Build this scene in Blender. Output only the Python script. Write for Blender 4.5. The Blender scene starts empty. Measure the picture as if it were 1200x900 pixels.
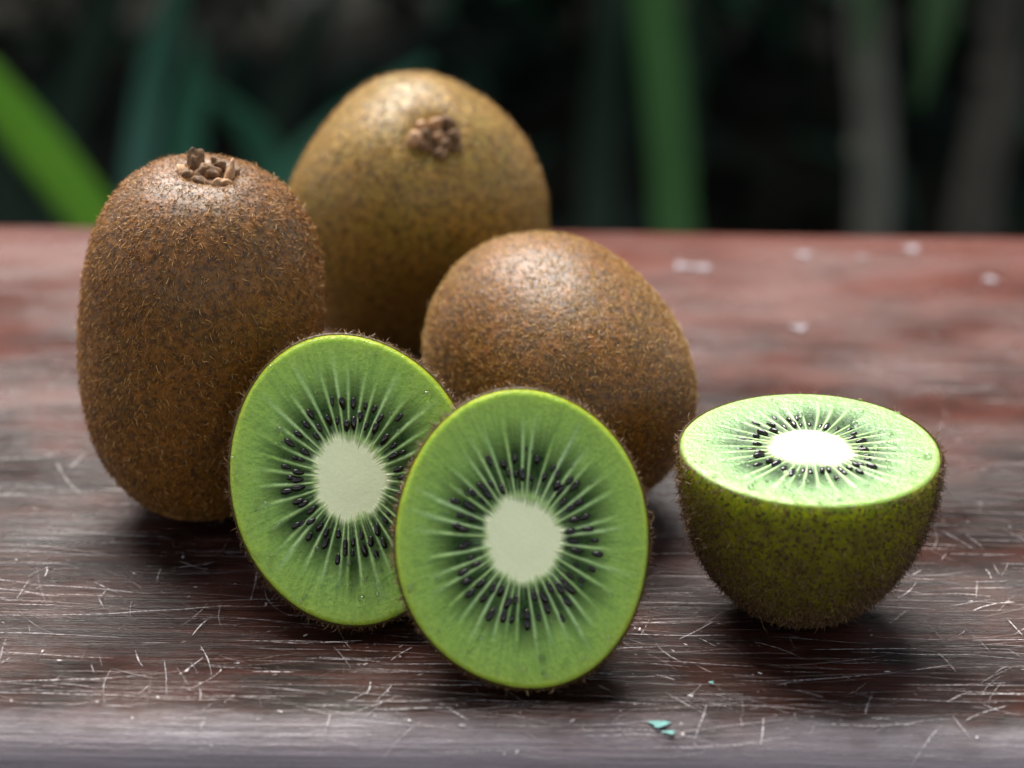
import bpy, math, random
import numpy as np
from mathutils import Matrix, Vector

rng = np.random.default_rng(11)
random.seed(11)
PI = math.pi
scene = bpy.context.scene
col = scene.collection

# ------------------------------------------------------------------ camera
PITCH, ROLL, CAM_H, FPX = math.radians(23.5), math.radians(0.67), 0.190, 2706.0
fw = np.array([0, math.cos(PITCH), -math.sin(PITCH)])
r0 = np.array([1.0, 0, 0]); u0 = np.array([0, math.sin(PITCH), math.cos(PITCH)])
rt = r0 * math.cos(ROLL) + u0 * math.sin(ROLL)
up = u0 * math.cos(ROLL) - r0 * math.sin(ROLL)
CAM = np.array([0, 0, CAM_H])
cd = bpy.data.cameras.new('camera'); cam = bpy.data.objects.new('camera', cd); col.objects.link(cam)
cd.sensor_width = 36; cd.lens = 36 * FPX / 1200; cd.clip_start = 0.01; cd.clip_end = 200
cd.dof.use_dof = True; cd.dof.focus_distance = 0.382; cd.dof.aperture_fstop = 10.0; cd.dof.aperture_blades = 0
cam.matrix_world = Matrix(((rt[0], up[0], -fw[0], 0), (rt[1], up[1], -fw[1], 0), (rt[2], up[2], -fw[2], CAM_H), (0, 0, 0, 1)))
scene.camera = cam

# ------------------------------------------------------------------ sky, sun, exposure
SUN_EL, SUN_AZ = math.radians(55), math.radians(-16)      # azimuth from +Y towards +X: behind and to the left
w = bpy.data.worlds.new('World'); scene.world = w; w.use_nodes = True
nt = w.node_tree; bg = nt.nodes['Background']
sky = nt.nodes.new('ShaderNodeTexSky'); sky.sky_type = 'NISHITA'; sky.sun_disc = False
sky.sun_elevation = SUN_EL; sky.sun_rotation = SUN_AZ; sky.air_density = 1.0; sky.dust_density = 0.6; sky.ozone_density = 1.0
hs = nt.nodes.new('ShaderNodeHueSaturation'); hs.inputs['Saturation'].default_value = 0.32      # thin white cloud
nt.links.new(sky.outputs[0], hs.inputs['Color']); nt.links.new(hs.outputs[0], bg.inputs[0]); bg.inputs[1].default_value = 0.055
sd = bpy.data.lights.new('sun', 'SUN'); sun = bpy.data.objects.new('sun', sd); col.objects.link(sun)
sd.energy = 2.5; sd.angle = math.radians(45); sd.color = (1, 0.96, 0.9)
sdir = Vector((math.sin(SUN_AZ) * math.cos(SUN_EL), math.cos(SUN_AZ) * math.cos(SUN_EL), math.sin(SUN_EL)))
sun.rotation_euler = sdir.to_track_quat('Z', 'Y').to_euler(); sun.location = (0, 0, 3)
vs = scene.view_settings; vs.view_transform = 'Standard'; vs.look = 'None'; vs.gamma = 1; vs.use_curve_mapping = False
vs.exposure = 2.0
scene.cycles.use_denoising = True

# ------------------------------------------------------------------ helpers
def ray(x, y):
    d = fw + rt * ((x - 600) / FPX) + up * ((450 - y) / FPX)
    return d
def on_z(x, y, z=0.0):
    d = ray(x, y); return CAM + d * ((z - CAM_H) / d[2])
def on_y(x, y, Y):
    d = ray(x, y); return CAM + d * (Y / d[1])
def project(P):
    q = np.asarray(P) - CAM; dz = q @ fw
    return 600 + FPX * (q @ rt) / dz, 450 - FPX * (q @ up) / dz

def mesh(name, verts, quads=None, tris=None, smooth=True, attrs=None):
    verts = np.asarray(verts, dtype=np.float32)
    nq = 0 if quads is None else len(quads); ntr = 0 if tris is None else len(tris)
    me = bpy.data.meshes.new(name)
    me.vertices.add(len(verts)); me.vertices.foreach_set('co', verts.ravel())
    idx = []; starts = []
    if nq: idx.append(np.asarray(quads, dtype=np.int32).ravel()); starts.append(np.arange(nq) * 4)
    if ntr: idx.append(np.asarray(tris, dtype=np.int32).ravel()); starts.append(nq * 4 + np.arange(ntr) * 3)
    idx = np.concatenate(idx); starts = np.concatenate(starts).astype(np.int32)
    me.loops.add(len(idx)); me.loops.foreach_set('vertex_index', idx)
    me.polygons.add(nq + ntr); me.polygons.foreach_set('loop_start', starts)
    me.polygons.foreach_set('use_smooth', np.full(nq + ntr, smooth))
    for k, v in (attrs or {}).items():
        a = me.attributes.new(k, 'FLOAT', 'POINT'); a.data.foreach_set('value', np.asarray(v, dtype=np.float32))
    me.update(calc_edges=True); me.validate()
    return me
def obj(name, me, m=None, parent=None):
    o = bpy.data.objects.new(name, me); col.objects.link(o)
    if m and me is not None and not me.materials: me.materials.append(m)
    if parent: o.parent = parent
    return o
def tag(o, label, cat, group=None, kind=None):
    o['label'] = label
    if cat: o['category'] = cat
    if group: o['group'] = group
    if kind: o['kind'] = kind
    return o
def thing(name, label, cat, M=None, group=None):
    o = obj(name, None); o.empty_display_size = 0.01
    if M is not None: o.matrix_world = M
    return tag(o, label, cat, group)
def grid_quads(n, m, wrap=True):
    i, j = np.meshgrid(np.arange(n - 1), np.arange(m if wrap else m - 1), indexing='ij')
    j2 = (j + 1) % m
    return np.stack([i * m + j, i * m + j2, (i + 1) * m + j2, (i + 1) * m + j], -1).reshape(-1, 4)
def frame(R, P):
    M = Matrix([[R[0, 0], R[0, 1], R[0, 2], P[0]], [R[1, 0], R[1, 1], R[1, 2], P[1]], [R[2, 0], R[2, 1], R[2, 2], P[2]], [0, 0, 0, 1]])
    return M
def vnormals(V, Q):
    N = np.zeros_like(V); n = np.cross(V[Q[:, 2]] - V[Q[:, 0]], V[Q[:, 3]] - V[Q[:, 1]])
    for k in range(4): np.add.at(N, Q[:, k], n)
    return N / (np.linalg.norm(N, axis=1, keepdims=True) + 1e-12)
class Waves:                                           # smooth pseudo-noise on points
    def __init__(s, seed, freq, n=10):
        r = np.random.default_rng(seed); s.k = r.normal(size=(n, 3)) * freq; s.p = r.uniform(0, 2 * PI, n)
    def __call__(s, P): return np.sin(P @ s.k.T + s.p).mean(1) * 1.6

# ------------------------------------------------------------------ materials
class NT:
    def __init__(s, name):
        s.m = bpy.data.materials.new(name); s.m.use_nodes = True; s.t = s.m.node_tree; s.N = s.t.nodes; s.L = s.t.links
        s.b = s.N['Principled BSDF']; s.out = s.N['Material Output']
    def n(s, typ, **kw):
        x = s.N.new('ShaderNode' + typ)
        for k, v in kw.items():
            if k[0] == '_': setattr(x, k[1:], v)
            else: s.set(x.inputs[k if not k.startswith('i') or not k[1:].isdigit() else int(k[1:])], v)
        return x
    def set(s, sock, v):
        if isinstance(v, bpy.types.NodeSocket): s.L.new(v, sock)
        elif isinstance(v, bpy.types.Node): s.L.new(v.outputs[0], sock)
        else: sock.default_value = v
    def coord(s, scale=(1, 1, 1), rot=(0, 0, 0)):
        tc = s.n('TexCoord'); mp = s.n('Mapping', Scale=scale, Rotation=rot); s.L.new(tc.outputs['Object'], mp.inputs[0]); return mp
    def noise(s, vec, scale, detail=4, rough=0.55, dist=0):
        x = s.n('TexNoise', Scale=scale, Detail=detail, Roughness=rough, Distortion=dist); s.L.new(vec.outputs[0], x.inputs['Vector']); return x
    def ramp(s, fac, stops, interp='LINEAR'):
        x = s.n('ValToRGB'); x.color_ramp.interpolation = interp; e = x.color_ramp.elements
        while len(e) < len(stops): e.new(0.5)
        for el, (p, c) in zip(e, stops):
            el.position = p; el.color = (c, c, c, 1) if not isinstance(c, (tuple, list)) else (*c, 1)
        s.set(x.inputs[0], fac); return x
    def mix(s, fac, a, b, blend='MIX'):
        x = s.n('Mix', _data_type='RGBA', _blend_type=blend)
        for sock, v in ((x.inputs[0], fac), (x.inputs[6], a), (x.inputs[7], b)):
            if isinstance(v, (tuple, list)): v = (*v, 1) if len(v) == 3 else v
            s.set(sock, v)
        return x.outputs[2]
    def math(s, op, a, b=0.0, clamp=False):
        x = s.n('Math', _operation=op, _use_clamp=clamp); s.set(x.inputs[0], a); s.set(x.inputs[1], b); return x.outputs[0]
    def attr(s, name): return s.n('Attribute', _attribute_name=name).outputs['Fac']
    def bump(s, h, strength, dist):
        x = s.n('Bump', Strength=strength, Distance=dist); s.set(x.inputs['Height'], h); s.L.new(x.outputs[0], s.b.inputs['Normal']); return x
    def p(s, **kw):
        for k, v in kw.items():
            nm = k.replace('_', ' ')
            if isinstance(v, tuple) and len(v) == 3 and 'Radius' not in nm: v = (*v, 1)
            s.set(s.b.inputs[nm], v)
        return s

def mat_skin(name, c1, c2, c3):
    t = NT(name); v = t.coord()
    big = t.noise(v, 70, 3); fine = t.noise(v, 900, 3, 0.6); mid = t.noise(v, 330, 3)
    a = t.mix(t.ramp(big, [(0.38, 0.0), (0.62, 1.0)]).outputs[0], c1, c2)
    a = t.mix(t.math('MULTIPLY', t.ramp(mid, [(0.45, 0.0), (0.7, 1.0)]).outputs[0], 0.6), a, c3)
    a = t.mix(t.ramp(fine, [(0.45, 0.0), (0.62, 0.75)]).outputs[0], a, (0.035, 0.014, 0.005))
    t.p(Base_Color=a, Roughness=0.55, Specular_IOR_Level=0.25, Coat_Weight=0.36, Coat_Roughness=0.36)
    h = t.math('ADD', fine.outputs[0], t.math('MULTIPLY', mid.outputs[0], 1.2))
    t.bump(h, 0.7, 0.0006)
    return t.m
def mat_fuzz(name, dark, light, pale):
    t = NT(name); r = t.attr('rnd')
    c = t.ramp(r, [(0.0, dark), (0.55, light), (1.0, pale)])
    t.p(Base_Color=c.outputs[0], Roughness=0.35, Specular_IOR_Level=0.6)
    tr = t.n('BsdfTranslucent', Color=c.outputs[0]); mx = t.n('MixShader', Fac=0.3)
    t.L.new(t.b.outputs[0], mx.inputs[1]); t.L.new(tr.outputs[0], mx.inputs[2]); t.L.new(mx.outputs[0], t.out.inputs[0])
    return t.m
def mat_flesh(name, k=(1, 1, 1)):
    t = NT(name); v = t.coord()
    rad = t.attr('rad'); rayv = t.attr('ray'); loc = t.attr('loc'); cor = t.attr('corem')
    n1 = t.noise(v, 260, 4); n2 = t.noise(v, 1500, 3)
    radn = t.math('ADD', rad, t.math('MULTIPLY', t.math('SUBTRACT', n1.outputs[0], 0.5), 0.10))
    stops = [(0.25, (0.27, 0.42, 0.10)), (0.48, (0.21, 0.38, 0.075)), (0.70, (0.27, 0.46, 0.085)), (0.88, (0.33, 0.52, 0.085)), (0.955, (0.38, 0.53, 0.07)), (0.985, (0.66, 0.68, 0.045))]
    base = t.ramp(radn, [(p_, tuple(a_ * b_ for a_, b_ in zip(c_, k))) if p_ < 0.98 else (p_, c_) for p_, c_ in stops])
    oc = t.n('TexCoord'); nrm = t.n('VectorMath', _operation='MULTIPLY'); t.L.new(oc.outputs['Object'], nrm.inputs[0]); nrm.inputs[1].default_value = (1, 1, 0)
    un = t.n('VectorMath', _operation='NORMALIZE'); t.L.new(nrm.outputs[0], un.inputs[0])
    cz = t.n('CombineXYZ'); t.L.new(t.math('MULTIPLY', rad, 0.10), cz.inputs[2])
    ad = t.n('VectorMath', _operation='ADD'); t.L.new(un.outputs[0], ad.inputs[0]); t.L.new(cz.outputs[0], ad.inputs[1])
    st = t.noise(ad, 26, 6, 0.7)                                        # fibres running outwards from the core
    fade = t.ramp(rad, [(0.30, 0.0), (0.42, 1.0), (0.72, 0.8), (0.95, 0.1)]).outputs[0]
    b2 = t.mix(t.math('MULTIPLY', t.ramp(st, [(0.35, 1.0), (0.52, 0.0)]).outputs[0], t.math('MULTIPLY', fade, 0.65)), base.outputs[0], (0.08, 0.20, 0.025))
    b2 = t.mix(t.math('MULTIPLY', t.ramp(st, [(0.55, 0.0), (0.72, 1.0)]).outputs[0], t.math('MULTIPLY', fade, 0.45)), b2, (0.56, 0.72, 0.28))
    c = t.mix(t.math('MULTIPLY', loc, 0.97), b2, (0.006, 0.020, 0.004))
    c = t.mix(t.math('MULTIPLY', rayv, 0.72), c, (0.60, 0.80, 0.42))
    c = t.mix(cor, c, t.mix(n2.outputs[0], (0.76, 0.80, 0.46), (0.86, 0.88, 0.56)))
    c = t.mix(t.math('MULTIPLY', t.ramp(n2, [(0.35, 0.25), (0.6, 0.0)]).outputs[0], t.math('SUBTRACT', 1.0, cor)), c, (0.09, 0.24, 0.03))
    t.p(Base_Color=c, Roughness=t.math('ADD', t.math('MULTIPLY', n1.outputs[0], 0.25), 0.2), Specular_IOR_Level=t.math('MULTIPLY', 0.45, t.math('SUBTRACT', 1.0, t.math('MULTIPLY', loc, 0.75))),
        Subsurface_Weight=t.math('MULTIPLY', t.ramp(rad, [(0.6, 0.55), (0.97, 1.0)]).outputs[0], t.math('SUBTRACT', 1.0, t.math('MAXIMUM', t.math('MULTIPLY', cor, 0.95), t.math('MULTIPLY', loc, 0.75)))), Subsurface_Radius=(0.9, 1.0, 0.25), Subsurface_Scale=t.math('ADD', 0.0016, t.math('MULTIPLY', t.ramp(rad, [(0.90, 0.15), (0.985, 1.0)]).outputs[0], 0.0046)), Subsurface_Anisotropy=0.3)
    t.bump(t.math('MULTIPLY', t.math('ADD', n2.outputs[0], n1.outputs[0]), t.math('SUBTRACT', 1.0, t.math('MULTIPLY', cor, 0.8))), 0.6, 0.0005)
    return t.m
def mat_cutskin(name):
    t = NT(name); v = t.coord()
    vo = t.n('TexVoronoi', Scale=1050.0, Randomness=1.0); t.L.new(v.outputs[0], vo.inputs[0])
    dots = t.ramp(vo.outputs['Distance'], [(0.22, 1.0), (0.42, 0.0)]).outputs[0]
    n1 = t.noise(v, 160, 3); n2 = t.noise(v, 1200, 3)
    a = t.mix(n1.outputs[0], (0.07, 0.05, 0.010), (0.11, 0.055, 0.016))
    a = t.mix(dots, a, (0.045, 0.018, 0.008))
    t.p(Base_Color=a, Roughness=0.5); t.bump(n2.outputs[0], 0.5, 0.0004)
    tr = t.n('BsdfTransparent', Color=(0.92, 0.90, 0.35, 1)); mx = t.n('MixShader')
    t.L.new(t.math('MAXIMUM', dots, t.math('ADD', t.math('MULTIPLY', n1.outputs[0], 0.55), 0.16)), mx.inputs[0])
    t.L.new(tr.outputs[0], mx.inputs[1]); t.L.new(t.b.outputs[0], mx.inputs[2]); t.L.new(mx.outputs[0], t.out.inputs[0])
    return t.m
def mat_simple(name, c, rough, c2=None, scale=300, bump=0.0, bdist=0.0005, spec=0.5, sss=None, detail=4):
    t = NT(name); v = t.coord(); n = t.noise(v, scale, detail)
    t.p(Base_Color=t.mix(t.ramp(n, [(0.3, 0.0), (0.7, 1.0)]).outputs[0], c, c2 or c), Roughness=rough, Specular_IOR_Level=spec)
    if bump: t.bump(n.outputs[0], bump, bdist)
    return t.m
def mat_wood():
    t = NT('dark_varnished_wood')
    g1 = t.noise(t.coord((3, 90, 90)), 6.0, 8, 0.65, 0.6)            # long grain along X
    g2 = t.noise(t.coord((14, 900, 900)), 2.0, 5, 0.7)
    bl = t.noise(t.coord((1, 2.2, 1)), 22, 4, 0.55)                   # wide worn patches
    bl2 = t.noise(t.coord((1, 2.5, 1)), 75, 5, 0.6)
    fi = t.noise(t.coord((1, 3, 1)), 700, 3, 0.6)
    c = t.ramp(g1, [(0.25, (0.0025, 0.0012, 0.001)), (0.43, (0.007, 0.0025, 0.002)), (0.58, (0.022, 0.0065, 0.0045)), (0.75, (0.060, 0.018, 0.011))])
    c = t.mix(t.ramp(g2, [(0.35, 0.55), (0.6, 0.0)]).outputs[0], c.outputs[0], (0.014, 0.008, 0.0046))
    worn = t.math('MULTIPLY', t.ramp(bl, [(0.45, 0.0), (0.68, 1.0)]).outputs[0], t.ramp(bl2, [(0.4, 0.15), (0.65, 1.0)]).outputs[0])
    c = t.mix(t.math('MULTIPLY', worn, 0.25), c, (0.06, 0.03, 0.026))
    c = t.mix(t.ramp(fi, [(0.66, 0.0), (0.8, 0.15)]).outputs[0], c, (0.30, 0.25, 0.24))
    red = t.noise(t.coord((1, 1.6, 1)), 38, 5, 0.65)
    c = t.mix(t.math('MULTIPLY', t.ramp(red, [(0.45, 0.0), (0.66, 1.0)]).outputs[0], 0.35), c, (0.10, 0.028, 0.017))
    sep = t.n('SeparateXYZ'); t.L.new(t.n('TexCoord').outputs['Object'], sep.inputs[0])
    sheen_red = t.math('ADD', t.math('MULTIPLY', sep.outputs[1], 5.0), t.math('MULTIPLY', red.outputs[0], 0.9))     # redder wood along the back, grazing sheen painted into its colour
    c = t.mix(t.math('MULTIPLY', t.ramp(sheen_red, [(0.35, 0.0), (0.95, 1.0)]).outputs[0], 0.70), c, (0.130, 0.036, 0.024))
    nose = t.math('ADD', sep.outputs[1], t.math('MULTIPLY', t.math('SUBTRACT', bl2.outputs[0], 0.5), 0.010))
    nm = t.ramp(t.math('MULTIPLY', t.math('SUBTRACT', nose, -0.122), 60.0), [(0.3, 1.0), (0.68, 0.0)]).outputs[0]     # rubbed rounded edge, paled further to paint in light from the front sky
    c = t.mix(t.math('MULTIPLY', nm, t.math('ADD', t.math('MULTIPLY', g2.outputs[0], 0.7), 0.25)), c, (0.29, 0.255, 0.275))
    rough = t.math('ADD', t.math('MULTIPLY', bl2.outputs[0], 0.30), 0.16)
    t.p(Base_Color=c, Roughness=rough, Specular_IOR_Level=t.ramp(bl, [(0.38, 0.04), (0.68, 0.28)]).outputs[0])
    h = t.math('ADD', t.math('MULTIPLY', g2.outputs[0], 0.7), t.math('ADD', g1.outputs[0], t.math('MULTIPLY', fi.outputs[0], 0.4)))
    t.bump(h, 0.5, 0.0007)
    return t.m
def mat_scratch():
    t = NT('pale_scratch'); r = t.attr('rnd')
    c = t.ramp(r, [(0.0, (0.16, 0.10, 0.08)), (0.4, (0.36, 0.31, 0.31)), (1.0, (0.75, 0.71, 0.70))])
    t.p(Base_Color=c.outputs[0], Roughness=0.55)
    tr = t.n('BsdfTransparent'); mx = t.n('MixShader')
    n = t.noise(t.coord(), 1500, 3)
    t.L.new(t.math('MULTIPLY', t.ramp(n, [(0.35, 0.1), (0.55, 1.0)]).outputs[0], t.math('ADD', t.math('MULTIPLY', r, 0.65), 0.2)), mx.inputs[0])
    t.L.new(tr.outputs[0], mx.inputs[1]); t.L.new(t.b.outputs[0], mx.inputs[2]); t.L.new(mx.outputs[0], t.out.inputs[0])
    return t.m
def mat_leaf(name, c, c2, scale=40, rough=0.45):
    t = NT(name); n = t.noise(t.coord(), scale, 3)
    cc = t.mix(n.outputs[0], c, c2)
    t.p(Base_Color=cc, Roughness=rough, Specular_IOR_Level=0.4)
    tr = t.n('BsdfTranslucent'); t.set(tr.inputs[0], cc); mx = t.n('MixShader', Fac=0.35)
    t.L.new(t.b.outputs[0], mx.inputs[1]); t.L.new(tr.outputs[0], mx.inputs[2]); t.L.new(mx.outputs[0], t.out.inputs[0])
    return t.m
M = {}
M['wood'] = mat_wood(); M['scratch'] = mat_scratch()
M['skin_a'] = mat_skin('kiwi_skin_brown', (0.19, 0.070, 0.006), (0.13, 0.060, 0.006), (0.28, 0.095, 0.010))
M['skin_b'] = mat_skin('kiwi_skin_olive', (0.34, 0.190, 0.026), (0.26, 0.175, 0.020), (0.40, 0.20, 0.034))
M['fuzz_a'] = mat_fuzz('kiwi_fuzz_brown', (0.07, 0.020, 0.002), (0.48, 0.20, 0.025), (0.88, 0.58, 0.24))
M['fuzz_b'] = mat_fuzz('kiwi_fuzz_gold', (0.11, 0.043, 0.005), (0.55, 0.30, 0.042), (0.88, 0.62, 0.26))
M['fuzz_cut'] = mat_fuzz('kiwi_fuzz_dark', (0.06, 0.022, 0.006), (0.17, 0.08, 0.02), (0.45, 0.29, 0.12))
M['flesh'] = mat_flesh('kiwi_flesh', (1.08, 1.0, 0.9)); M['flesh_pale'] = mat_flesh('pale_kiwi_flesh', (0.72, 0.76, 1.5)); M['cutskin'] = mat_cutskin('thin_kiwi_skin')
M['seed'] = mat_simple('seed_black', (0.003, 0.002, 0.002), 0.10, (0.012, 0.004, 0.003), 900, 0.15, 0.0002, 0.5)
M['sepal'] = mat_simple('dry_sepal', (0.055, 0.024, 0.010), 0.75, (0.26, 0.14, 0.055), 600, 0.8, 0.0006)
M['sepal_pale'] = mat_simple('pale_sepal', (0.28, 0.13, 0.055), 0.65, (0.55, 0.34, 0.18), 500, 0.6, 0.0005)
td = NT('clear_juice'); td.p(Base_Color=(1, 1, 1), Roughness=0.03, Transmission_Weight=1.0, IOR=1.5); M['juice'] = td.m

# ------------------------------------------------------------------ ground and table
GZ = -0.45
gm = mat_simple('dark_garden_soil', (0.010, 0.009, 0.007), 0.9, (0.028, 0.026, 0.018), 9, 0.6, 0.03, 0.05)
n = 90
gx, gy = np.meshgrid(np.linspace(-1, 1, n), np.linspace(-1, 1, n))
gx = np.sign(gx) * np.abs(gx) ** 3 * 60; gy = np.sign(gy) * np.abs(gy) ** 3 * 60 + 1.5
V = np.stack([gx, gy, GZ + 0.02 * np.sin(gx * 7 + 1) * np.sin(gy * 6) - 0.02], -1).reshape(-1, 3)
g = obj('ground', mesh('ground', V, grid_quads(n, n, False)), gm); g['kind'] = 'structure'; g['label'] = 'dark shaded soil below the plants'

YN, YF, RN, TH = 0.309, 0.534, 0.009, 0.030         # near edge (start of the rounded nosing), far edge
def plank_profile():
    pts = [(YF, -0.004), (YF - 0.0012, -0.0012), (YF - 0.004, 0.0)]
    pts += [(y, 0.0) for y in np.linspace(YF - 0.02, YN, 40)]
    for a in np.linspace(0, PI / 2, 14)[1:]: pts.append((YN - RN * math.sin(a), -RN + RN * math.cos(a)))
    pts += [(YN - RN, -TH + 0.004), (YN - RN + 0.004, -TH), (YF - 0.004, -TH), (YF, -TH + 0.004)]
    return np.array(pts)
pp = plank_profile(); nx = 241; xs = np.linspace(-0.48, 0.48, nx)
V = np.zeros((nx, len(pp), 3)); V[..., 0] = xs[:, None]; V[..., 1] = pp[:, 0]; V[..., 2] = pp[:, 1]
wv = Waves(5, np.array([30, 130, 0])); und = wv(V.reshape(-1, 3) * [1, 1, 0]).reshape(nx, -1)
top = (pp[:, 1] > -RN)[None, :]
V[..., 2] += np.where(top, und * 0.00016 - 0.00018, 0)
edge = np.sin(xs * 61) * 0.0004 + np.sin(xs * 23 + 1) * 0.0006
V[..., 1] += np.where(pp[:, 0] > YF - 0.005, edge[:, None] * 0.6, 0)
Q = grid_quads(nx, len(pp), True)
nv = nx * len(pp)
tbl = thing('wooden_table', 'worn dark red-brown wooden table with scratched varnish under all the kiwis', 'table', Matrix.Translation((0, 0.42, GZ)))
def tchild(name, V, Q, m, smooth=False, parent=tbl, base=(0, 0.42, GZ), tris=None, attrs=None):
    return obj(name, mesh(name, np.asarray(V).reshape(-1, 3) - np.array(base), Q, tris, smooth, attrs), m, parent)
caps = []
for e in (0, nx - 1):
    f = list(range(e * len(pp), (e + 1) * len(pp)))
    for k in range(1, len(f) - 1): caps.append((f[0], f[k], f[k + 1]))
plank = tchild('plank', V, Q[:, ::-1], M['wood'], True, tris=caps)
def box(x0, x1, y0, y1, z0, z1):
    V = np.array([(x, y, z) for z in (z0, z1) for y in (y0, y1) for x in (x0, x1)])
    return V, np.array([(0, 2, 3, 1), (4, 5, 7, 6), (0, 1, 5, 4), (2, 6, 7, 3), (0, 4, 6, 2), (1, 3, 7, 5)])
for sx in (-1, 1):
    for sy in (-1, 1):
        x, y = sx * 0.42, 0.42 + sy * 0.075
        tchild('leg', *box(x - 0.02, x + 0.02, y - 0.02, y + 0.02, GZ - 0.03, -TH + 0.0015), M['wood'])
    tchild('cross_rail', *box(sx * 0.42 - 0.012, sx * 0.42 + 0.012, 0.345, 0.495, -0.09, -0.05), M['wood'])

# scratches: thin slivers lying on the varnish
def scratches():
    sv, sq, sr = [], [], []; nvt = 0
    def top_z(y):
        if y >= YN: return 0.0
        d = min(YN - y, RN * 0.97); return -RN + math.sqrt(RN * RN - d * d)
    def add(x, y, ang, L, wd, curv, br):
        nonlocal nvt
        k = max(3, int(L / 0.0012)); k = min(k, 26)
        z0 = 0.00012 + rng.uniform(0, 0.00012)
        P = []; a = ang; px, py = x, y
        for i in range(k + 1):
            P.append((px, py, a)); px += math.cos(a) * L / k; py += math.sin(a) * L / k; a += curv / k + rng.normal(0, 0.035)
        vv = []
        for i, (qx, qy, qa) in enumerate(P):
            ww = wd * 0.5 * (math.sin(PI * (i + 0.4) / (k + 0.8)) ** 0.6) * rng.uniform(0.55, 1.3)
            for s in (-1, 1):
                X = qx - math.sin(qa) * ww * s; Y = qy + math.cos(qa) * ww * s
                if Y > YF - 0.006: return
                vv.append((X, Y, top_z(Y) + z0))
        if min(v[1] for v in vv) < YN - RN * 0.9: return
        sv.extend(vv)
        for i in range(k): b = nvt + 2 * i; sq.append((b, b + 2, b + 3, b + 1))
        sr.extend([br] * len(vv)); nvt += len(vv)
    for _ in range(5200):
        u = rng.random()
        y = YN - RN * 0.8 + (YF - YN) * rng.beta(1.0, 2.1); x = rng.uniform(-0.17, 0.17)
        dens = 0.55 + 0.45 * math.sin(x * 37 + y * 21 + 1.0)
        if rng.random() > 0.45 + 0.55 * dens: continue
        br = rng.beta(1.2, 2.2)
        if u < 0.55: add(x, y, rng.normal(0, 0.035), rng.uniform(0.004, 0.030), rng.uniform(0.00010, 0.00028), rng.normal(0, 0.05), br * 0.8)
        elif u < 0.70: add(x, y, rng.uniform(0, PI), rng.uniform(0.0015, 0.009), rng.uniform(0.00008, 0.00022), rng.normal(0, 0.35), br * 0.8)
        elif u < 0.74: add(x, y, rng.normal(2.2, 0.5), rng.uniform(0.006, 0.016), rng.uniform(0.0001, 0.0002), rng.normal(0, 0.4), br)
        else: add(x, y, rng.uniform(0, PI), rng.uniform(0.0003, 0.0011), rng.uniform(0.0002, 0.0005), 0, br * 1.1)
    for cx, cy in [(40, 700), (190, 700), (110, 800), (230, 800), (830, 790), (870, 840), (1090, 640), (1110, 700), (1000, 830), (430, 850), (310, 860), (20, 560), (1150, 780)]:
        c = on_z(cx, cy)
        for _ in range(9):
            add(c[0] + rng.normal(0, 0.009), c[1] + rng.normal(0, 0.006), rng.uniform(0, PI), rng.uniform(0.002, 0.009), rng.uniform(0.0001, 0.00030), rng.normal(0, 0.35), rng.uniform(0.2, 0.8))
    o = tchild('scratches', sv, sq, M['scratch'], True, plank, attrs={'rnd': sr}); o['kind'] = 'stuff'
    return o
o = scratches()
mc = mat_simple('turquoise_paint', (0.06, 0.24, 0.22), 0.6, (0.18, 0.40, 0.36), 900)
mw = mat_simple('pale_paint', (0.13, 0.10, 0.11), 0.6, (0.26, 0.22, 0.24), 900)
def fleck(px, py, rx, ry, m):
    c = on_z(px, py); k = 18; a = np.linspace(0, 2 * PI, k, endpoint=False)
    rr = 1 + 0.32 * np.sin(a * 3 + px) * rng.uniform(0.5, 1.2) + rng.uniform(-.22, .22, k)
    zt = 0.0 if c[1] >= YN else -RN + math.sqrt(RN ** 2 - (YN - c[1]) ** 2)
    V = [(c[0], c[1], zt + 0.0004)] + [(c[0] + rx * math.cos(t) * q, c[1] + ry * math.sin(t) * q, zt + 0.00026) for t, q in zip(a, rr)]
    T = [(0, 1 + i, 1 + (i + 1) % k) for i in range(k)]
    tchild('paint_fleck', V, None, m, True, plank, tris=T)
fleck(773, 847, 0.0015, 0.0009, mc); fleck(784, 853, 0.0010, 0.0005, mc); fleck(834, 801, 0.0004, 0.0004, mc)
for x, y, r in [(942, 299, .0017), (1068, 292, .0018), (1010, 303, .0011), (936, 385, .0016), (822, 314, .0016), (1160, 328, .0016), (800, 312, .0019)]:
    fleck(x, y, r * (1.6 if y == 314 else 1), r, mw)

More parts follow.
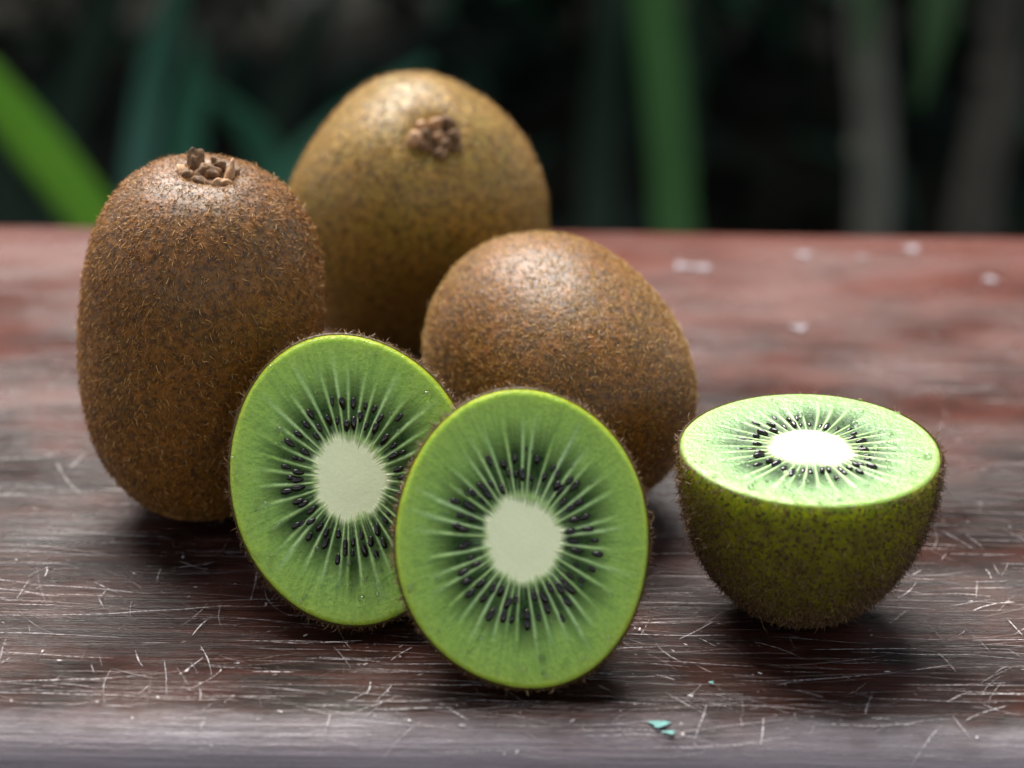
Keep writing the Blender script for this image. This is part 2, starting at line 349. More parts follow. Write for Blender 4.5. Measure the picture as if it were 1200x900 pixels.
# ------------------------------------------------------------------ kiwi builders
def add_fuzz(name, parent, V, Q, N, count, L, rad, m, weight=None, flow=None, lift=(0.12, 0.7), seed=1):
    r = np.random.default_rng(seed)
    A = 0.5 * np.linalg.norm(np.cross(V[Q[:, 2]] - V[Q[:, 0]], V[Q[:, 3]] - V[Q[:, 1]]), axis=1)
    if weight is not None: A = A * weight[Q].mean(1)
    f = r.choice(len(Q), count, p=A / A.sum()); s, t = r.random((2, count, 1))
    def bil(X): q = Q[f]; return X[q[:, 0]] * (1 - s) * (1 - t) + X[q[:, 1]] * s * (1 - t) + X[q[:, 2]] * s * t + X[q[:, 3]] * (1 - s) * t
    P = bil(V); n = bil(N); n /= np.linalg.norm(n, axis=1, keepdims=True)
    fl = flow(P) + r.normal(0, 0.75, (count, 3)); fl -= n * (fl * n).sum(1, keepdims=True); fl /= np.linalg.norm(fl, axis=1, keepdims=True)
    side = np.cross(n, fl)
    lf = r.uniform(*lift, (count, 1)); ln = L * r.lognormal(-0.1, 0.35, (count, 1))
    d1 = n * lf + fl * np.sqrt(1 - np.minimum(lf, 1) ** 2)
    d2 = d1 + fl * r.normal(0.35, 0.4, (count, 1)) + side * r.normal(0, 0.75, (count, 1)) - n * r.uniform(0, 0.55, (count, 1)); d2 /= np.linalg.norm(d2, axis=1, keepdims=True)
    p0 = P - n * rad; p1 = P + d1 * ln * 0.5; p2 = p1 + d2 * ln * 0.5
    rr = rad * r.uniform(0.6, 1.5, (count, 1))
    verts = np.zeros((count, 7, 3))
    for k in range(3):
        a = 2 * PI * k / 3; off = side * math.cos(a) + np.cross(side, d1) * math.sin(a)
        verts[:, k] = p0 + off * rr; verts[:, 3 + k] = p1 + off * rr * 0.85
    verts[:, 6] = p2
    base = np.arange(count)[:, None] * 7
    qd = np.concatenate([base + np.array([k, (k + 1) % 3, 3 + (k + 1) % 3, 3 + k]) for k in range(3)])
    tr = np.concatenate([base + np.array([3 + k, 3 + (k + 1) % 3, 6]) for k in range(3)])
    rn = np.repeat(r.beta(1.3, 1.9, count), 7)
    o = obj(name, mesh(name, verts.reshape(-1, 3), qd, tr, True, {'rnd': rn}), m, parent); o['kind'] = 'stuff'
    return o
def lump(seed, sx, sy, sz, m, name, parent, loc, R=None, pw=0.3, fr=2.2):
    r = np.random.default_rng(seed); nu, nw_ = 13, 18
    th = np.linspace(0.02, PI - 0.02, nu)[:, None]; ph = np.linspace(0, 2 * PI, nw_, endpoint=False)[None]
    P = np.stack([np.sin(th) * np.cos(ph), np.sin(th) * np.sin(ph), np.cos(th) + 0 * ph], -1).reshape(-1, 3)
    P = P * (1 + pw * Waves(seed, fr)(P))[:, None] * [sx, sy, sz]
    if R is not None: P = P @ np.array(R.to_3x3()).T
    nn = len(P); c0 = nn; c1 = nn + 1
    P = np.vstack([P, P[:nw_].mean(0), P[-nw_:].mean(0)])
    T = [(c0, k, (k + 1) % nw_) for k in range(nw_)] + [(c1, nn - nw_ + (k + 1) % nw_, nn - nw_ + k) for k in range(nw_)]
    o = obj(name, mesh(name, P, grid_quads(nu, nw_)[:, ::-1], T), m, parent); o.location = loc
    return o

def axes(zdir, spin=0.0):                      # rotation whose local Z points along zdir
    z = np.array(zdir, float); z /= np.linalg.norm(z)
    q = Vector(z).to_track_quat('Z', 'Y').to_matrix() @ Matrix.Rotation(spin, 3, 'Z')
    return np.array(q)
def solve(pix, R, pts, zmin=0.0):
    d = ray(*pix); lo = (pts @ R.T)[:, 2].min()
    s = (zmin - lo - CAM_H) / d[2]
    return CAM + d * s
def report(name, pts):
    x, y = project(pts); print('FIT', name, 'x %.0f-%.0f y %.0f-%.0f' % (x.min(), x.max(), y.min(), y.max()), 'ctr', np.round(pts.mean(0) * 1000, 1), 'zmin %.2f mm' % (pts[:, 2].min() * 1000))

def whole_kiwi(name, label, pix, zdir, spin, a, c, p_top, p_bot, harm, skin, fuzz, seed, dip=0.0, taper=0.0, hairs=32000, L=0.0009, hr=0.00005, flow_k=(0, 0, -1), group='uncut fuzzy kiwis'):
    nu, nv_ = 90, 140
    t = np.linspace(-PI / 2, PI / 2, nu)[:, None]; ph = np.linspace(0, 2 * PI, nv_, endpoint=False)[None]
    sgn = np.sign(np.sin(t)); pz = np.where(sgn > 0, 2 / p_top, 2 / p_bot)
    z = sgn * np.abs(np.sin(t)) ** pz; r = np.maximum(np.cos(t), 0) ** (2 / np.where(sgn > 0, (p_top + 2) / 2, (p_bot + 2) / 2))
    rr = r * (1 + taper * z) * (1 + sum(am * np.cos(k * (ph - p0)) for k, am, p0 in harm))
    zz = z * c - dip * np.exp(-(r / 0.17) ** 2) * (sgn > 0) + 0 * ph
    V = np.stack([rr * a * np.cos(ph), rr * a * np.sin(ph), zz], -1).reshape(-1, 3)
    wv = Waves(seed, 90); dirn = V / (np.linalg.norm(V, axis=1, keepdims=True) + 1e-9)
    V = V + dirn * (wv(V) * 0.0006)[:, None]
    Q = grid_quads(nu, nv_)
    R = axes(zdir, spin); C = solve(pix, R, V, -0.0002)
    report(name, V @ R.T + C)
    base = frame(R, C)
    t0 = thing(name, label, 'kiwi', base, group)
    N = vnormals(V, Q)
    sk = obj('skin', mesh('skin', V, Q), skin, t0)
    fl = np.array(flow_k, float)
    add_fuzz('fuzz', t0, V, Q, N, hairs, L, hr, fuzz, flow=lambda P: fl[None] + 0 * P, seed=seed)
    return t0, c - dip, R, C

def half_kiwi(name, label, pix, zdir, tilt, apx, bpx, H, seed, rays=38, seeds=64, harm=(), zmin=-0.0002, core=0.285, fine=True, prof=(2.3, 2.0), hairs=7000, fL=0.0013, bead=False, fm='flesh'):
    r = np.random.default_rng(seed)
    z = np.array(zdir, float); z /= np.linalg.norm(z)
    upv = np.array([0, 0, 1.0]) if abs(z[2]) < 0.8 else np.array([0, 1.0, 0])
    v = upv - z * (upv @ z); v /= np.linalg.norm(v); u = np.cross(v, z)
    R = np.stack([u * math.cos(tilt) + v * math.sin(tilt), -u * math.sin(tilt) + v * math.cos(tilt), z], 1)
    def outline(ph): return 1 + sum(am * np.cos(k * (ph - p0)) for k, am, p0 in harm)
    nd, nph = 48, 240
    ph = np.linspace(0, 2 * PI, nph, endpoint=False)
    s = np.linspace(0, 1, nd)
    tt = np.sin(s * PI / 2)[:, None]                                # 0 at rim, 1 at pole
    rad = np.maximum(1 - tt ** prof[0], 0) ** (1 / prof[1])
    def shell(a, b, off):
        o_ = outline(ph)[None]
        X = np.stack([a * o_ * rad * np.cos(ph), b * o_ * rad * np.sin(ph), -tt * (H + off) + 0 * rad * ph[None]], -1)
        return X.reshape(-1, 3)
    sc_ = 0.39 / FPX; C = None
    for _ in range(4):
        a, b = apx * sc_, bpx * sc_
        S = shell(a, b, 0); C = solve(pix, R, S, zmin); sc_ = ((C - CAM) @ fw) / FPX
    S = S + (S / np.linalg.norm(S, axis=1, keepdims=True)) * (Waves(seed, 110)(S) * 0.0004 * np.repeat(np.minimum(s * 6, 1), nph))[:, None]
    report(name, S @ R.T + C); report(name + ' face', S[:nph] @ R.T + C); print('   mm', a * 2000, b * 2000)
    t0 = thing(name, label, 'kiwi half', frame(R, C), 'cut kiwi halves')
    Qs = grid_quads(nd, nph)[:, ::-1]
    # skin: outer shell plus the thin cut lip
    lip = S[:nph] * [0.985, 0.985, 1] + [0, 0, 0.0001]
    VS = np.vstack([lip, S]); QS = grid_quads(nd + 1, nph)[:, ::-1]
    obj('skin', mesh('skin', VS, QS), M['cutskin'], t0)
    # flesh: closed body, dense cut face
    rings = np.unique(np.concatenate([np.linspace(0.0, 0.2, 8), np.linspace(0.2, 0.7, 84), np.linspace(0.7, 1, 34)]))[1:]
    nf = 440; pf = np.linspace(0, 2 * PI, nf, endpoint=False)
    RR, PF = np.meshgrid(rings, pf, indexing='ij')
    # radial pattern
    th = (np.arange(rays) + r.uniform(-0.27, 0.27, rays)) / rays * 2 * PI
    th2 = np.concatenate([th, (np.arange(rays * 2) + r.uniform(-0.4, 0.4, rays * 2)) / (rays * 2) * 2 * PI])
    rl = np.clip(r.normal(0.80, 0.08, len(th)), 0.6, 0.95); ri = r.uniform(0.55, 1.0, len(th))
    wob = 0.012 * np.sin(RR * 5 + 3 * PF + seed)
    rayv = np.zeros_like(RR); near = np.full(RR.shape, 9.0)
    mean = (a + b) / 2
    for k in range(len(th)):
        d = np.abs((PF + wob - th[k] + PI) % (2 * PI) - PI); near = np.minimum(near, d * rays / PI)
        arc = d * RR * mean * 1000                                   # mm
        wd = 0.15 + 0.22 * np.clip((RR - 0.3) / 0.5, 0, 1)
        rayv = np.maximum(rayv, ri[k] * np.exp(-(arc / wd) ** 2) * np.clip((rl[k] - RR) / 0.30, 0, 1) ** 0.8 * np.clip((RR - 0.2) / 0.1, 0, 1))
    for k in range(len(th), len(th2)):
        d = np.abs((PF + wob - th2[k] + PI) % (2 * PI) - PI); arc = d * RR * mean * 1000
        rayv = np.maximum(rayv, 0.55 * np.exp(-(arc / 0.15) ** 2) * np.clip((0.44 - RR) / 0.14, 0, 1) * np.clip((RR - 0.2) / 0.08, 0, 1))
    lw = r.uniform(0.85, 1.0, rays); lo = np.clip(r.normal(0.60, 0.045, rays), 0.5, 0.72)
    kk = np.searchsorted(np.sort(th), (PF + wob) % (2 * PI)) % rays
    loc = np.clip((near - 0.06) / 0.30, 0, 1) * np.clip((RR - 0.29) / 0.05, 0, 1) * np.clip((lo[kk] + 0.16 - RR) / 0.24, 0, 1) * lw[kk]
    cor_edge = core * (1 + 0.05 * np.cos(2 * PF + 1) + 0.05 * np.cos(3 * PF + seed) + 0.035 * np.cos(7 * PF + seed))
    fib = 0.05 * r.random(nf)[None] * np.ones_like(RR)
    fib = (fib + np.roll(fib, 1, 1) + np.roll(fib, -1, 1)) / 3 * 1.5
    corem = np.clip((cor_edge + fib - RR) / 0.055, 0, 1)
    corem = corem ** 1.2
    def facepos(RR, PF, zf):
        o_ = outline(PF) * 0.984
        return np.stack([a * o_ * RR * np.cos(PF), b * o_ * RR * np.sin(PF), zf], -1)
    zf = -0.00028 * loc - 0.00012 * np.clip((0.9 - RR) / 0.6, 0, 1) - 0.00045 * np.clip((RR - 0.965) / 0.035, 0, 1) ** 2 + 0.0003
    F = facepos(RR, PF, zf).reshape(-1, 3)
    attrs = {'rad': RR.ravel() * 0.955, 'ray': rayv.ravel(), 'loc': loc.ravel(), 'corem': corem.ravel()}
    # back of the flesh body: same radial count
    bd = 24; s2 = np.linspace(0, 1, bd)[1:-1]; t2 = np.sin(s2 * PI / 2)[:, None]
    rad2 = np.maximum(1 - t2 ** prof[0], 0) ** (1 / prof[1]) * 0.984
    o2 = outline(pf)[None]
    B = np.stack([a * o2 * rad2 * np.cos(pf), b * o2 * rad2 * np.sin(pf), -t2 * (H - 0.0005) + 0 * rad2 * pf[None]], -1).reshape(-1, 3)
    VF = np.vstack([F, B, [[0, 0, zf[0].mean()]], [[0, 0, -H + 0.0005]]])
    nr = len(rings) + len(s2); QF = grid_quads(nr, nf)[:, ::-1]
    c0 = len(F) + len(B); c1 = c0 + 1; j = np.arange(nf); j2 = (j + 1) % nf
    T = np.concatenate([np.stack([np.full(nf, c0), j, j2], 1), np.stack([np.full(nf, c1), (nr - 1) * nf + j2, (nr - 1) * nf + j], 1)])
    pad = len(B)
    full = {k: np.concatenate([x, np.full(pad, 1.0 if k == 'rad' else 0.0), [0 if k != 'corem' else 1], [1.0 if k == 'rad' else 0]]) for k, x in attrs.items()}
    fle = obj('flesh', mesh('flesh', VF, QF, T, True, full), M[fm], t0)
    # core: shallow plug in the middle of the face
    cr = np.linspace(0.05, 1, 10); cn = 72; cp = np.linspace(0, 2 * PI, cn, endpoint=False)
    ce = (core * 0.92) * (1 + 0.05 * np.cos(2 * cp + 1) + 0.05 * np.cos(3 * cp + seed) + 0.03 * r.normal(size=cn))
    CR, CP = np.meshgrid(cr, cp, indexing='ij')
    zc = 0.0003 - 0.00012 + 0.00012 * (1 - CR ** 2) - 0.00007
    X = facepos(CR * ce[None], CP, zc).reshape(-1, 3)
    low = facepos(ce[None] * 0.8, cp[None], np.full((1, cn), -0.0035)).reshape(-1, 3)
    VC = np.vstack([X, low, [[0, 0, 0.00023]], [[0, 0, -0.007]]]); m1 = len(X) + cn
    j = np.arange(cn); j2 = (j + 1) % cn
    T = np.concatenate([np.stack([np.full(cn, m1), j, j2], 1), np.stack([np.full(cn, m1 + 1), 10 * cn + j2, 10 * cn + j], 1)])
    nvc = len(VC)
    obj('core', mesh('core', VC, grid_quads(11, cn)[:, ::-1], T, True, {'rad': np.full(nvc, 0.1), 'ray': np.zeros(nvc), 'loc': np.zeros(nvc), 'corem': np.ones(nvc)}), M[fm], fle)
    # seeds between the rays
    ths = np.sort(th); mids = (ths + np.diff(np.concatenate([ths, [ths[0] + 2 * PI]])) / 2)
    order = r.permutation(rays); slots = [(k, 0) for k in order] + [(k, 1) for k in r.permutation(rays)]
    for q, (k, lay) in enumerate(slots[:seeds]):
        rr_ = r.normal(0.415, 0.022) if lay == 0 else r.normal(0.525, 0.03)
        if r.random() < 0.25: rr_ += 0.03
        pa = mids[k] + r.normal(0, 0.022)
        pa -= 0.012 * math.sin(rr_ * 5 + 3 * pa + seed)
        pos = facepos(np.array(rr_), np.array(pa), np.array(0.0))
        e = obj('seed', SEED, M['seed'], fle)
        dirn = math.atan2(b * math.sin(pa), a * math.cos(pa)) + r.normal(0, 0.12)
        zs = r.uniform(-0.0002, 0.00028)
        sc3 = r.uniform(0.7, 1.2)
        e.matrix_local = Matrix.Translation((pos[0], pos[1], zs)) @ Matrix.Rotation(dirn, 4, 'Z') @ Matrix.Rotation(r.normal(0, 0.15), 4, 'Y') @ Matrix.Diagonal((sc3 * r.uniform(0.85, 1.15), sc3, sc3, 1))
    # juice beads
    jv, jq = [], []; off = 0
    for _ in range(150):
        rr_ = math.sqrt(r.uniform(0.25, 0.96)); pa = r.uniform(0, 2 * PI)
        if r.random() < 0.35: pa = -PI / 2 + r.normal(0, 0.6)
        big = bead and _ == 0
        if big: rr_, pa = 0.93, -1.46
        c = facepos(np.array(rr_), np.array(pa), np.array(0.0003)); q = 0.0006 if big else r.lognormal(math.log(0.00022), 0.5)
        tt_ = np.linspace(0.05, PI / 2 + 0.5, 5)[:, None]; pq = np.linspace(0, 2 * PI, 8, endpoint=False)[None]
        D = np.stack([np.sin(tt_) * np.cos(pq), np.sin(tt_) * np.sin(pq), np.cos(tt_) + 0 * pq], -1).reshape(-1, 3) * q + c
        jv.append(D); jq.append(grid_quads(5, 8)[:, ::-1] + off); off += 40
    jo = obj('juice_drops', mesh('juice_drops', np.vstack(jv), np.vstack(jq)), M['juice'], fle); jo['kind'] = 'stuff'
    N = vnormals(S, grid_quads(nd, nph)[:, ::-1])
    wgt = np.repeat(np.where(s < 0.02, 1.5, 0.35 + 0.65 * np.clip(s / 0.35, 0, 1)), nph)
    add_fuzz('fuzz', t0, S, Qs, N, hairs, fL, 0.00006, M['fuzz_cut'], weight=wgt, flow=lambda P: np.array([[0, 0, -0.35]]) + 0 * P, lift=(0.35, 1.0), seed=seed)
    return t0, fle, R, C, a, b

def seed_mesh():
    nu, nw_ = 9, 10
    t = np.linspace(0.05, PI - 0.05, nu)[:, None]; p = np.linspace(0, 2 * PI, nw_, endpoint=False)[None]
    x = -np.cos(t) + 0 * p; rr = np.sin(t) * (1 + 0.30 * (-np.cos(t)) * -1)
    rr = np.sin(t) ** 0.9 * (1 + 0.22 * x[:, :1])
    V = np.stack([x * 0.00092, rr * np.cos(p) * 0.00046, rr * np.sin(p) * 0.00042], -1).reshape(-1, 3)
    nn = len(V); V = np.vstack([V, [[-0.00106, 0, 0]], [[0.00106, 0, 0]]])
    T = [(nn, (k + 1) % nw_, k) for k in range(nw_)] + [(nn + 1, nn - nw_ + k, nn - nw_ + (k + 1) % nw_) for k in range(nw_)]
    return mesh('seed', V, grid_quads(nu, nw_), T)
SEED = seed_mesh()

def d2r(x): return math.radians(x)
def sph(az, el):                              # azimuth from -Y (towards the camera) to +X
    return (math.sin(d2r(az)) * math.cos(d2r(el)), -math.cos(d2r(az)) * math.cos(d2r(el)), math.sin(d2r(el)))

# ------------------------------------------------------------------ the kiwis
k1, top1, R1, C1 = whole_kiwi('whole_kiwi', 'tall brown kiwi standing on end with dry sepals on its flat top', (234, 401), (0.10, -0.06, 1), 0.4,
    0.0217, 0.0332, 3.1, 2.25, [(2, 0.015, 0.3), (3, 0.012, 1)], M['skin_a'], M['fuzz_a'], 21, dip=0.0026, L=0.00115, hr=0.000052, hairs=32000, taper=-0.02, flow_k=(0.2, 0, -1))
k2, top2, R2, C2 = whole_kiwi('whole_kiwi', 'olive gold kiwi behind the others with its knobbly blossom end facing out', (484, 257), sph(14, 47), 0.0,
    0.0264, 0.0345, 2.15, 2.2, [(3, 0.045, PI / 2), (2, 0.02, 0), (5, 0.012, 0.4)], M['skin_b'], M['fuzz_b'], 22, dip=0.0022, L=0.00115, flow_k=(0, 0, -0.6))
k3, top3, R3, C3 = whole_kiwi('whole_kiwi', 'rounded brown kiwi lying on its side behind the foremost cut half', (653, 432), sph(30, -14), 0.2,
    0.0226, 0.0292, 2.2, 2.2, [(2, 0.015, 0.8), (3, 0.01, 0)], M['skin_a'], M['fuzz_b'], 23, dip=0.0, flow_k=(0, 0, -0.8))

h1, f1, *_ = half_kiwi('kiwi_half', 'cut kiwi half leaning upright against the lying kiwi, its bottom nearest the table edge', (613, 632), sph(3, 25), d2r(3), 151, 178, 0.023, 31,
    rays=37, seeds=72, bead=True, harm=[(3, 0.008, 1.2), (4, 0.008, 0.4)])
h2, f2, *_ = half_kiwi('kiwi_half', 'cut kiwi half leaning against the tall kiwi and partly covered by another half', (410, 561), sph(-4, 26), d2r(11), 145, 173, 0.022, 32,
    rays=36, seeds=70, harm=[(3, 0.012, 2.2), (4, 0.006, 0.2)])
h3, f3, *_ = half_kiwi('kiwi_half', 'cut kiwi half sitting apart on its rounded end with the cut face up', (950, 525), (0.0, -0.02, 1), 0.0, 153, 153, 0.0308, 33,
    rays=36, seeds=50, harm=[(2, 0.01, 0.4), (3, 0.008, 1)], core=0.30, prof=(2.25, 1.95), hairs=19000, fm='flesh_pale')

# dry sepals on the standing kiwi, knobs on the blossom end of the back one
cal = lump(5, 0.0042, 0.0042, 0.0008, M['sepal'], 'calyx', k1, (0, 0, top1 + 0.0001), pw=0.15)
rs = np.random.default_rng(4)
for i in range(11):
    aa = i * 2 * PI / 8 + rs.normal(0, 0.25); q = 0.0034 + 0.001 * rs.random() if i < 8 else 0.0012
    hgt = 0.0026 if i in (1, 6) else rs.uniform(0.0010, 0.0018)
    Rm = Matrix.Rotation(aa, 4, 'Z') @ Matrix.Rotation(rs.uniform(-0.5, 0.9), 4, 'Y') @ Matrix.Rotation(rs.normal(0, 0.35), 4, 'X')
    lump(60 + i, rs.uniform(0.0007, 0.0012), rs.uniform(0.0013, 0.0020), hgt, M['sepal_pale' if i in (5, 6, 2) else 'sepal'], 'sepal', cal, (q * math.cos(aa), q * math.sin(aa), 0.0008 + hgt * 0.35), Rm, 0.5, 3.4)
cal = lump(6, 0.0052, 0.0052, 0.0010, M['sepal'], 'calyx', k2, (0, 0, top2), pw=0.15)
for i in range(11):
    aa = i * 2.4 + 0.5; q = 0.0006 + 0.0042 * math.sqrt(i / 11)
    s_ = random.uniform(0.0011, 0.0017)
    lump(80 + i, s_, s_ * 0.85, s_ * 1.25, M['sepal_pale' if i % 3 == 0 else 'sepal'], 'sepal', cal, (q * math.cos(aa), q * math.sin(aa), 0.0012 + 0.0006 * (i % 2)), None, 0.4, 3.0)

# ------------------------------------------------------------------ plants behind the table
LEAF = {'lime': mat_leaf('blade_green', (0.18, 0.40, 0.04), (0.25, 0.50, 0.06)), 'green': mat_leaf('strap_green', (0.07, 0.18, 0.06), (0.11, 0.25, 0.08)),
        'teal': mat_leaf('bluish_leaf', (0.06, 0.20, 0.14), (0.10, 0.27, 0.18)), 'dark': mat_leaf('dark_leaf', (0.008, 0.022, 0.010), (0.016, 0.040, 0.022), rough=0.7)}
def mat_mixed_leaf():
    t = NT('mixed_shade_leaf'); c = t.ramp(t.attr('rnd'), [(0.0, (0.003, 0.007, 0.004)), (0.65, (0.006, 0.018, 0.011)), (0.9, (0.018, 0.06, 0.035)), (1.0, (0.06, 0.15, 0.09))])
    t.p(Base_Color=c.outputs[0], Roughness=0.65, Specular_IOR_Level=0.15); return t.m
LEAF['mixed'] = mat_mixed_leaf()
M['cane'] = mat_simple('pale_cane', (0.04, 0.034, 0.026), 0.8, (0.065, 0.057, 0.043), 30)
LEAF['dull'] = mat_leaf('dull_green_leaf', (0.03, 0.085, 0.025), (0.05, 0.13, 0.035))
M['cane_pale'] = mat_simple('paler_cane', (0.075, 0.07, 0.055), 0.8, (0.12, 0.115, 0.09), 30)
M['bark'] = mat_simple('dark_bark', (0.03, 0.024, 0.018), 0.85, (0.05, 0.04, 0.03), 40)

def blade_mesh(pts, width, fold=0.25, nrm=(0, -1, 0), tipw=0.12):
    P = np.array(pts, float); k = 24
    s = np.concatenate([[0], np.cumsum(np.linalg.norm(np.diff(P, axis=0), axis=1))]); s /= s[-1]; ss = np.linspace(0, 1, k)
    # quadratic/cubic smooth through control points
    deg = 2; C = [np.polyval(np.polyfit(s, P[:, i], deg), ss) for i in range(3)]; C = np.stack(C, 1)
    T = np.gradient(C, axis=0); T /= np.linalg.norm(T, axis=1, keepdims=True)
    nr = np.array(nrm, float); S = np.cross(T, nr); S /= np.linalg.norm(S, axis=1, keepdims=True); Nn = np.cross(S, T)
    wd = width / 2 * np.minimum(1, 0.55 + 1.2 * ss) * np.maximum(np.minimum(1, (1.02 - ss) / 0.35), tipw) ** 0.8
    V = []
    for i in range(k):
        for q in (-1, -0.5, 0, 0.5, 1): V.append(C[i] + S[i] * wd[i] * q - Nn[i] * wd[i] * fold * (1 - abs(q)))
        for q in (1, 0.5, 0, -0.5, -1): V.append(C[i] + S[i] * wd[i] * q * 0.98 - Nn[i] * (wd[i] * fold * (1 - abs(q)) + 0.0008))
    return np.array(V), grid_quads(k, 10)
def blade(parent, base, pts, width, m, name='leaf_blade', **kw):
    V, Q = blade_mesh(pts, width, **kw); return obj(name, mesh(name, V - np.array(base), Q), m, parent)
def px_line(p0, p1, Y, ext_up=1.0, dy=0.0):
    A, B = on_y(*p0, Y), on_y(*p1, Y); d = (B - A); d /= d[2]                 # per metre of height
    g0 = A + d * (GZ - A[2]); t_ = B + d * ext_up
    return g0, A, B, t_
def strap_plant(label, spec, group='strap leaved plants behind the table'):
    root = None
    for i, (p0, p1, Y, wpx, m, ext, bend) in enumerate(spec):
        g0, A, B, T_ = px_line(p0, p1, Y, ext)
        if root is None: root = thing('strap_leaf_plant', label, 'plant', Matrix.Translation(tuple(g0)), group); base = g0
        T_ = T_ + np.array(bend)
        g1 = g0 * 0.6 + base * 0.4; g1[2] = GZ - 0.01
        blade(root, base, [g1, A, B, T_], wpx / FPX * Y * 1.04, m)
    return root
strap_plant('bright green arching blade plant rising at the corner behind the standing kiwi', [((105, 262), (-8, 92), 1.15, 62, LEAF['lime'], 0.10, (-0.02, -0.03, 0)), ((62, 262), (120, 20), 1.45, 46, LEAF['dark'], 0.12, (0.05, 0, 0)), ((10, 262), (-60, 30), 1.4, 60, LEAF['dark'], 0.1, (0, 0, 0))])
strap_plant('upright broad green strap leaf plant behind the middle of the table', [((786, 262), (775, 20), 1.30, 52, LEAF['green'], 0.16, (-0.02, -0.05, 0)), ((800, 262), (806, 30), 1.5, 36, LEAF['dark'], 0.14, (0.02, 0, 0)), ((700, 262), (716, 60), 1.7, 50, LEAF['dark'], 0.1, (0, 0, 0))])
strap_plant('bluish green leafy plant between the standing kiwi and the olive kiwi', [((205, 262), (232, 80), 1.45, 42, LEAF['teal'], 0.03, (0.0, -0.05, 0)), ((330, 262), (285, 120), 1.5, 40, LEAF['teal'], 0.02, (-0.02, -0.05, 0)), ((320, 262), (400, 120), 1.4, 50, LEAF['teal'], 0.05, (0.03, -0.03, -0.02)), ((160, 262), (190, 30), 1.7, 34, LEAF['teal'], 0.1, (0.03, -0.05, 0)), ((300, 262), (350, 20), 1.8, 34, LEAF['dark'], 0.1, (0.05, 0, 0))])
def cane(label, p0, p1, Y, wpx, top, leaves=(), cm=None):
    cm = cm or M['cane']
    g0, A, B, T_ = px_line(p0, p1, Y, top)
    root = thing('plant_cane', label, 'cane', Matrix.Translation(tuple(g0)), 'pale canes behind the table')
    g0[2] -= 0.02
    P = np.stack([g0 + (T_ - g0) * s for s in np.linspace(0, 1, 13)]); ph = np.linspace(0, 2 * PI, 14, endpoint=False)
    rr = wpx / FPX * Y / 2 * np.linspace(1.1, 0.9, 13)
    base = np.array([g0[0], g0[1], g0[2] + 0.02])
    V = np.stack([P[:, None, 0] + rr[:, None] * np.cos(ph) + 0.002 * np.sin(np.arange(13) * 1.3)[:, None], P[:, None, 1] + rr[:, None] * np.sin(ph), P[:, None, 2] + 0 * ph], -1).reshape(-1, 3) - base
    obj('stalk', mesh('stalk', V, grid_quads(13, 14)), cm, root)
    for q in (3, 6, 9):
        ring = np.stack([P[q][0] + rr[q] * 1.18 * np.cos(ph), P[q][1] + rr[q] * 1.18 * np.sin(ph), np.full(14, P[q][2])], -1) - base
        V = np.vstack([ring * 1 - [0, 0, 0.004], ring, ring + [0, 0, 0.004]]); ctr = P[q] - base
        V[:14, :2] = ctr[:2] + (V[:14, :2] - ctr[:2]) * 0.84; V[28:, :2] = ctr[:2] + (V[28:, :2] - ctr[:2]) * 0.84
        obj('node_ring', mesh('node_ring', V, grid_quads(3, 14)), cm, root)
    for (tip, mid, wl, m) in leaves:                                   # leaves drooping from the cane top
        tp, md = on_y(*tip, Y - 0.05), on_y(*mid, Y - 0.04); s0 = P[-2]
        blade(root, base, [s0, (s0 + md) / 2 + [0, 0, 0.05], md, tp], wl / FPX * Y, m, 'leaf')
    return root
cane('paler upright cane rising behind the kiwi half that sits apart', (1026, 262), (1020, 70), 1.40, 50, 0.16, [((1078, 120), (1095, 10), 52, LEAF['dull']), ((1012, 70), (1016, -20), 44, LEAF['dull']), ((720, 105), (690, 60), 60, LEAF['dark'])], M['cane_pale'])
cane('dull brownish cane slanting at the far end of the plants', (1140, 262), (1180, 40), 1.55, 58, 0.20, [((1190, 60), (1240, -20), 50, LEAF['dark'])])

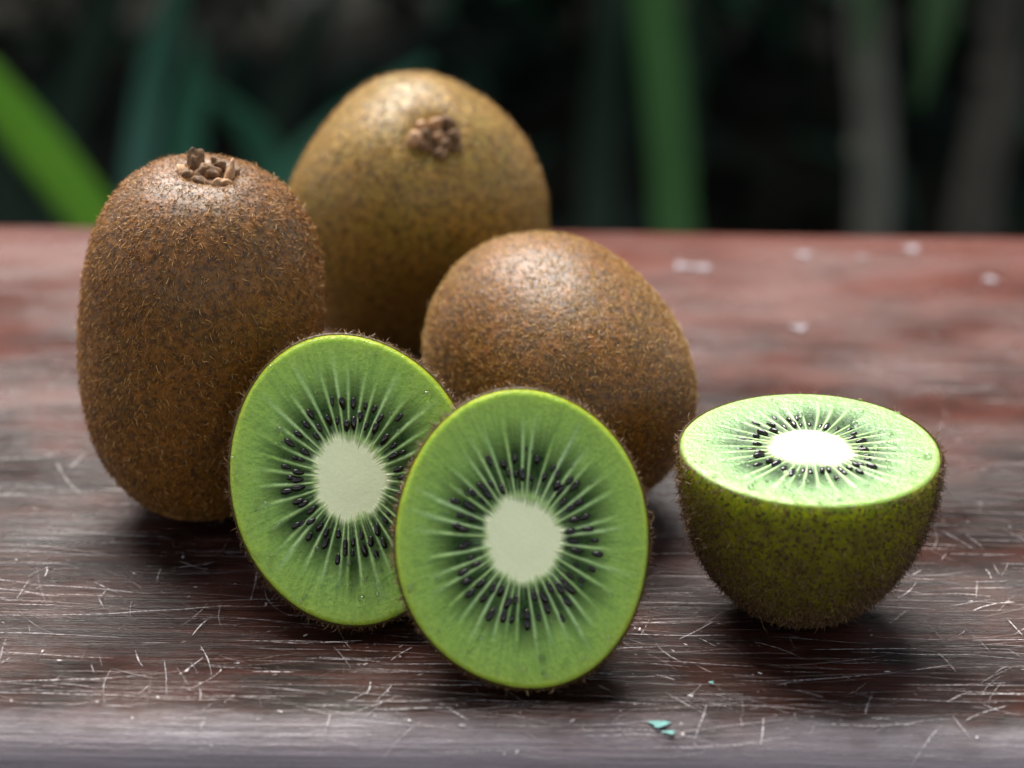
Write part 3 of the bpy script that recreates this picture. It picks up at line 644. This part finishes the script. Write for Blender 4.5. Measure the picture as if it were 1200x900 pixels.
def shrub(label, x, y, h, rad, n, m, seed):
    r = np.random.default_rng(seed); root = thing('shrub', label, 'shrub', Matrix.Translation((x, y, GZ)), 'dark shrubs in the background')
    sv, sq, off = [], [], 0
    for k in range(7):
        a = r.uniform(0, 2 * PI); tip = np.array([math.cos(a) * rad * 0.7, math.sin(a) * rad * 0.7, h * r.uniform(0.6, 0.95)])
        P = np.stack([tip * s + np.array([0, 0, 0.08 * math.sin(s * 3)]) for s in np.linspace(-0.03, 1, 7)]); rr = np.linspace(0.014, 0.003, 7)
        ph = np.linspace(0, 2 * PI, 6, endpoint=False)
        sv.append(np.stack([P[:, None, 0] + rr[:, None] * np.cos(ph), P[:, None, 1] + rr[:, None] * np.sin(ph), P[:, None, 2] + 0 * ph], -1).reshape(-1, 3)); sq.append(grid_quads(7, 6) + off); off += 42
    obj('stems', mesh('stems', np.vstack(sv), np.vstack(sq)), M['bark'], root)
    d = r.normal(size=(n, 3)); d /= np.linalg.norm(d, axis=1, keepdims=True); q = r.uniform(0.1, 1, (n, 1)) ** 0.45
    clump = 1 + 0.25 * Waves(seed, 4)(d)[:, None]
    c = d * q * clump * [rad, rad, h * 0.52] + [0, 0, h * 0.52]
    c[:, 2] = np.maximum(c[:, 2], 0.03)
    T = r.normal(size=(n, 3)) + d * 0.8 + [0, 0, -0.3]; T /= np.linalg.norm(T, axis=1, keepdims=True)
    S = np.cross(T, r.normal(size=(n, 3))); S /= np.linalg.norm(S, axis=1, keepdims=True); Nn = np.cross(S, T)
    L = r.uniform(0.04, 0.10, (n, 1)); W = L * 0.24
    V = np.stack([c, c + T * L * 0.4 + S * W - Nn * W * 0.3, c + T * L * 0.45, c + T * L * 0.4 - S * W - Nn * W * 0.3, c + T * L - Nn * W * 0.5], 1)
    b = np.arange(n)[:, None] * 5
    tr = np.concatenate([b + np.array(t_) for t_ in ((0, 1, 2), (0, 2, 3), (1, 4, 2), (2, 4, 3))])
    obj('crown', mesh('crown', V.reshape(-1, 3), None, tr, False, {'rnd': np.repeat(r.random(n), 5)}), m, root)
shr = [('dark leaved shrub behind the bright arching blade', -0.92, 2.30, 1.35, 0.50, 31), ('dark leaved shrub behind the tall standing kiwi', -0.45, 2.45, 1.50, 0.48, 32), ('dark leaved shrub behind the olive kiwi', 0.02, 2.35, 1.40, 0.46, 35),
       ('dark leaved shrub behind the broad strap leaf', 0.46, 2.45, 1.45, 0.46, 33), ('dark leaved shrub behind the pale canes', 0.92, 2.35, 1.40, 0.50, 34)]
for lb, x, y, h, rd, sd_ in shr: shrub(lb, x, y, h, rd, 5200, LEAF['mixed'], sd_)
def ground_cover(n=2600):
    r = np.random.default_rng(9)
    c = np.stack([r.uniform(-1.3, 1.3, n), r.uniform(0.9, 3.4, n), np.full(n, GZ - 0.005)], 1)
    a = r.uniform(0, 2 * PI, n); T = np.stack([np.cos(a), np.sin(a), r.uniform(0.3, 1.6, n)], 1); T /= np.linalg.norm(T, axis=1, keepdims=True)
    S = np.cross(T, [0, 0, 1.0]); S /= np.linalg.norm(S, axis=1, keepdims=True); L = r.uniform(0.04, 0.13, (n, 1)); W = L * 0.16
    V = np.stack([c, c + T * L * 0.5 + S * W, c + T * L * 0.5 - S * W, c + T * L - [0, 0, 0.015]], 1); b = np.arange(n)[:, None] * 4
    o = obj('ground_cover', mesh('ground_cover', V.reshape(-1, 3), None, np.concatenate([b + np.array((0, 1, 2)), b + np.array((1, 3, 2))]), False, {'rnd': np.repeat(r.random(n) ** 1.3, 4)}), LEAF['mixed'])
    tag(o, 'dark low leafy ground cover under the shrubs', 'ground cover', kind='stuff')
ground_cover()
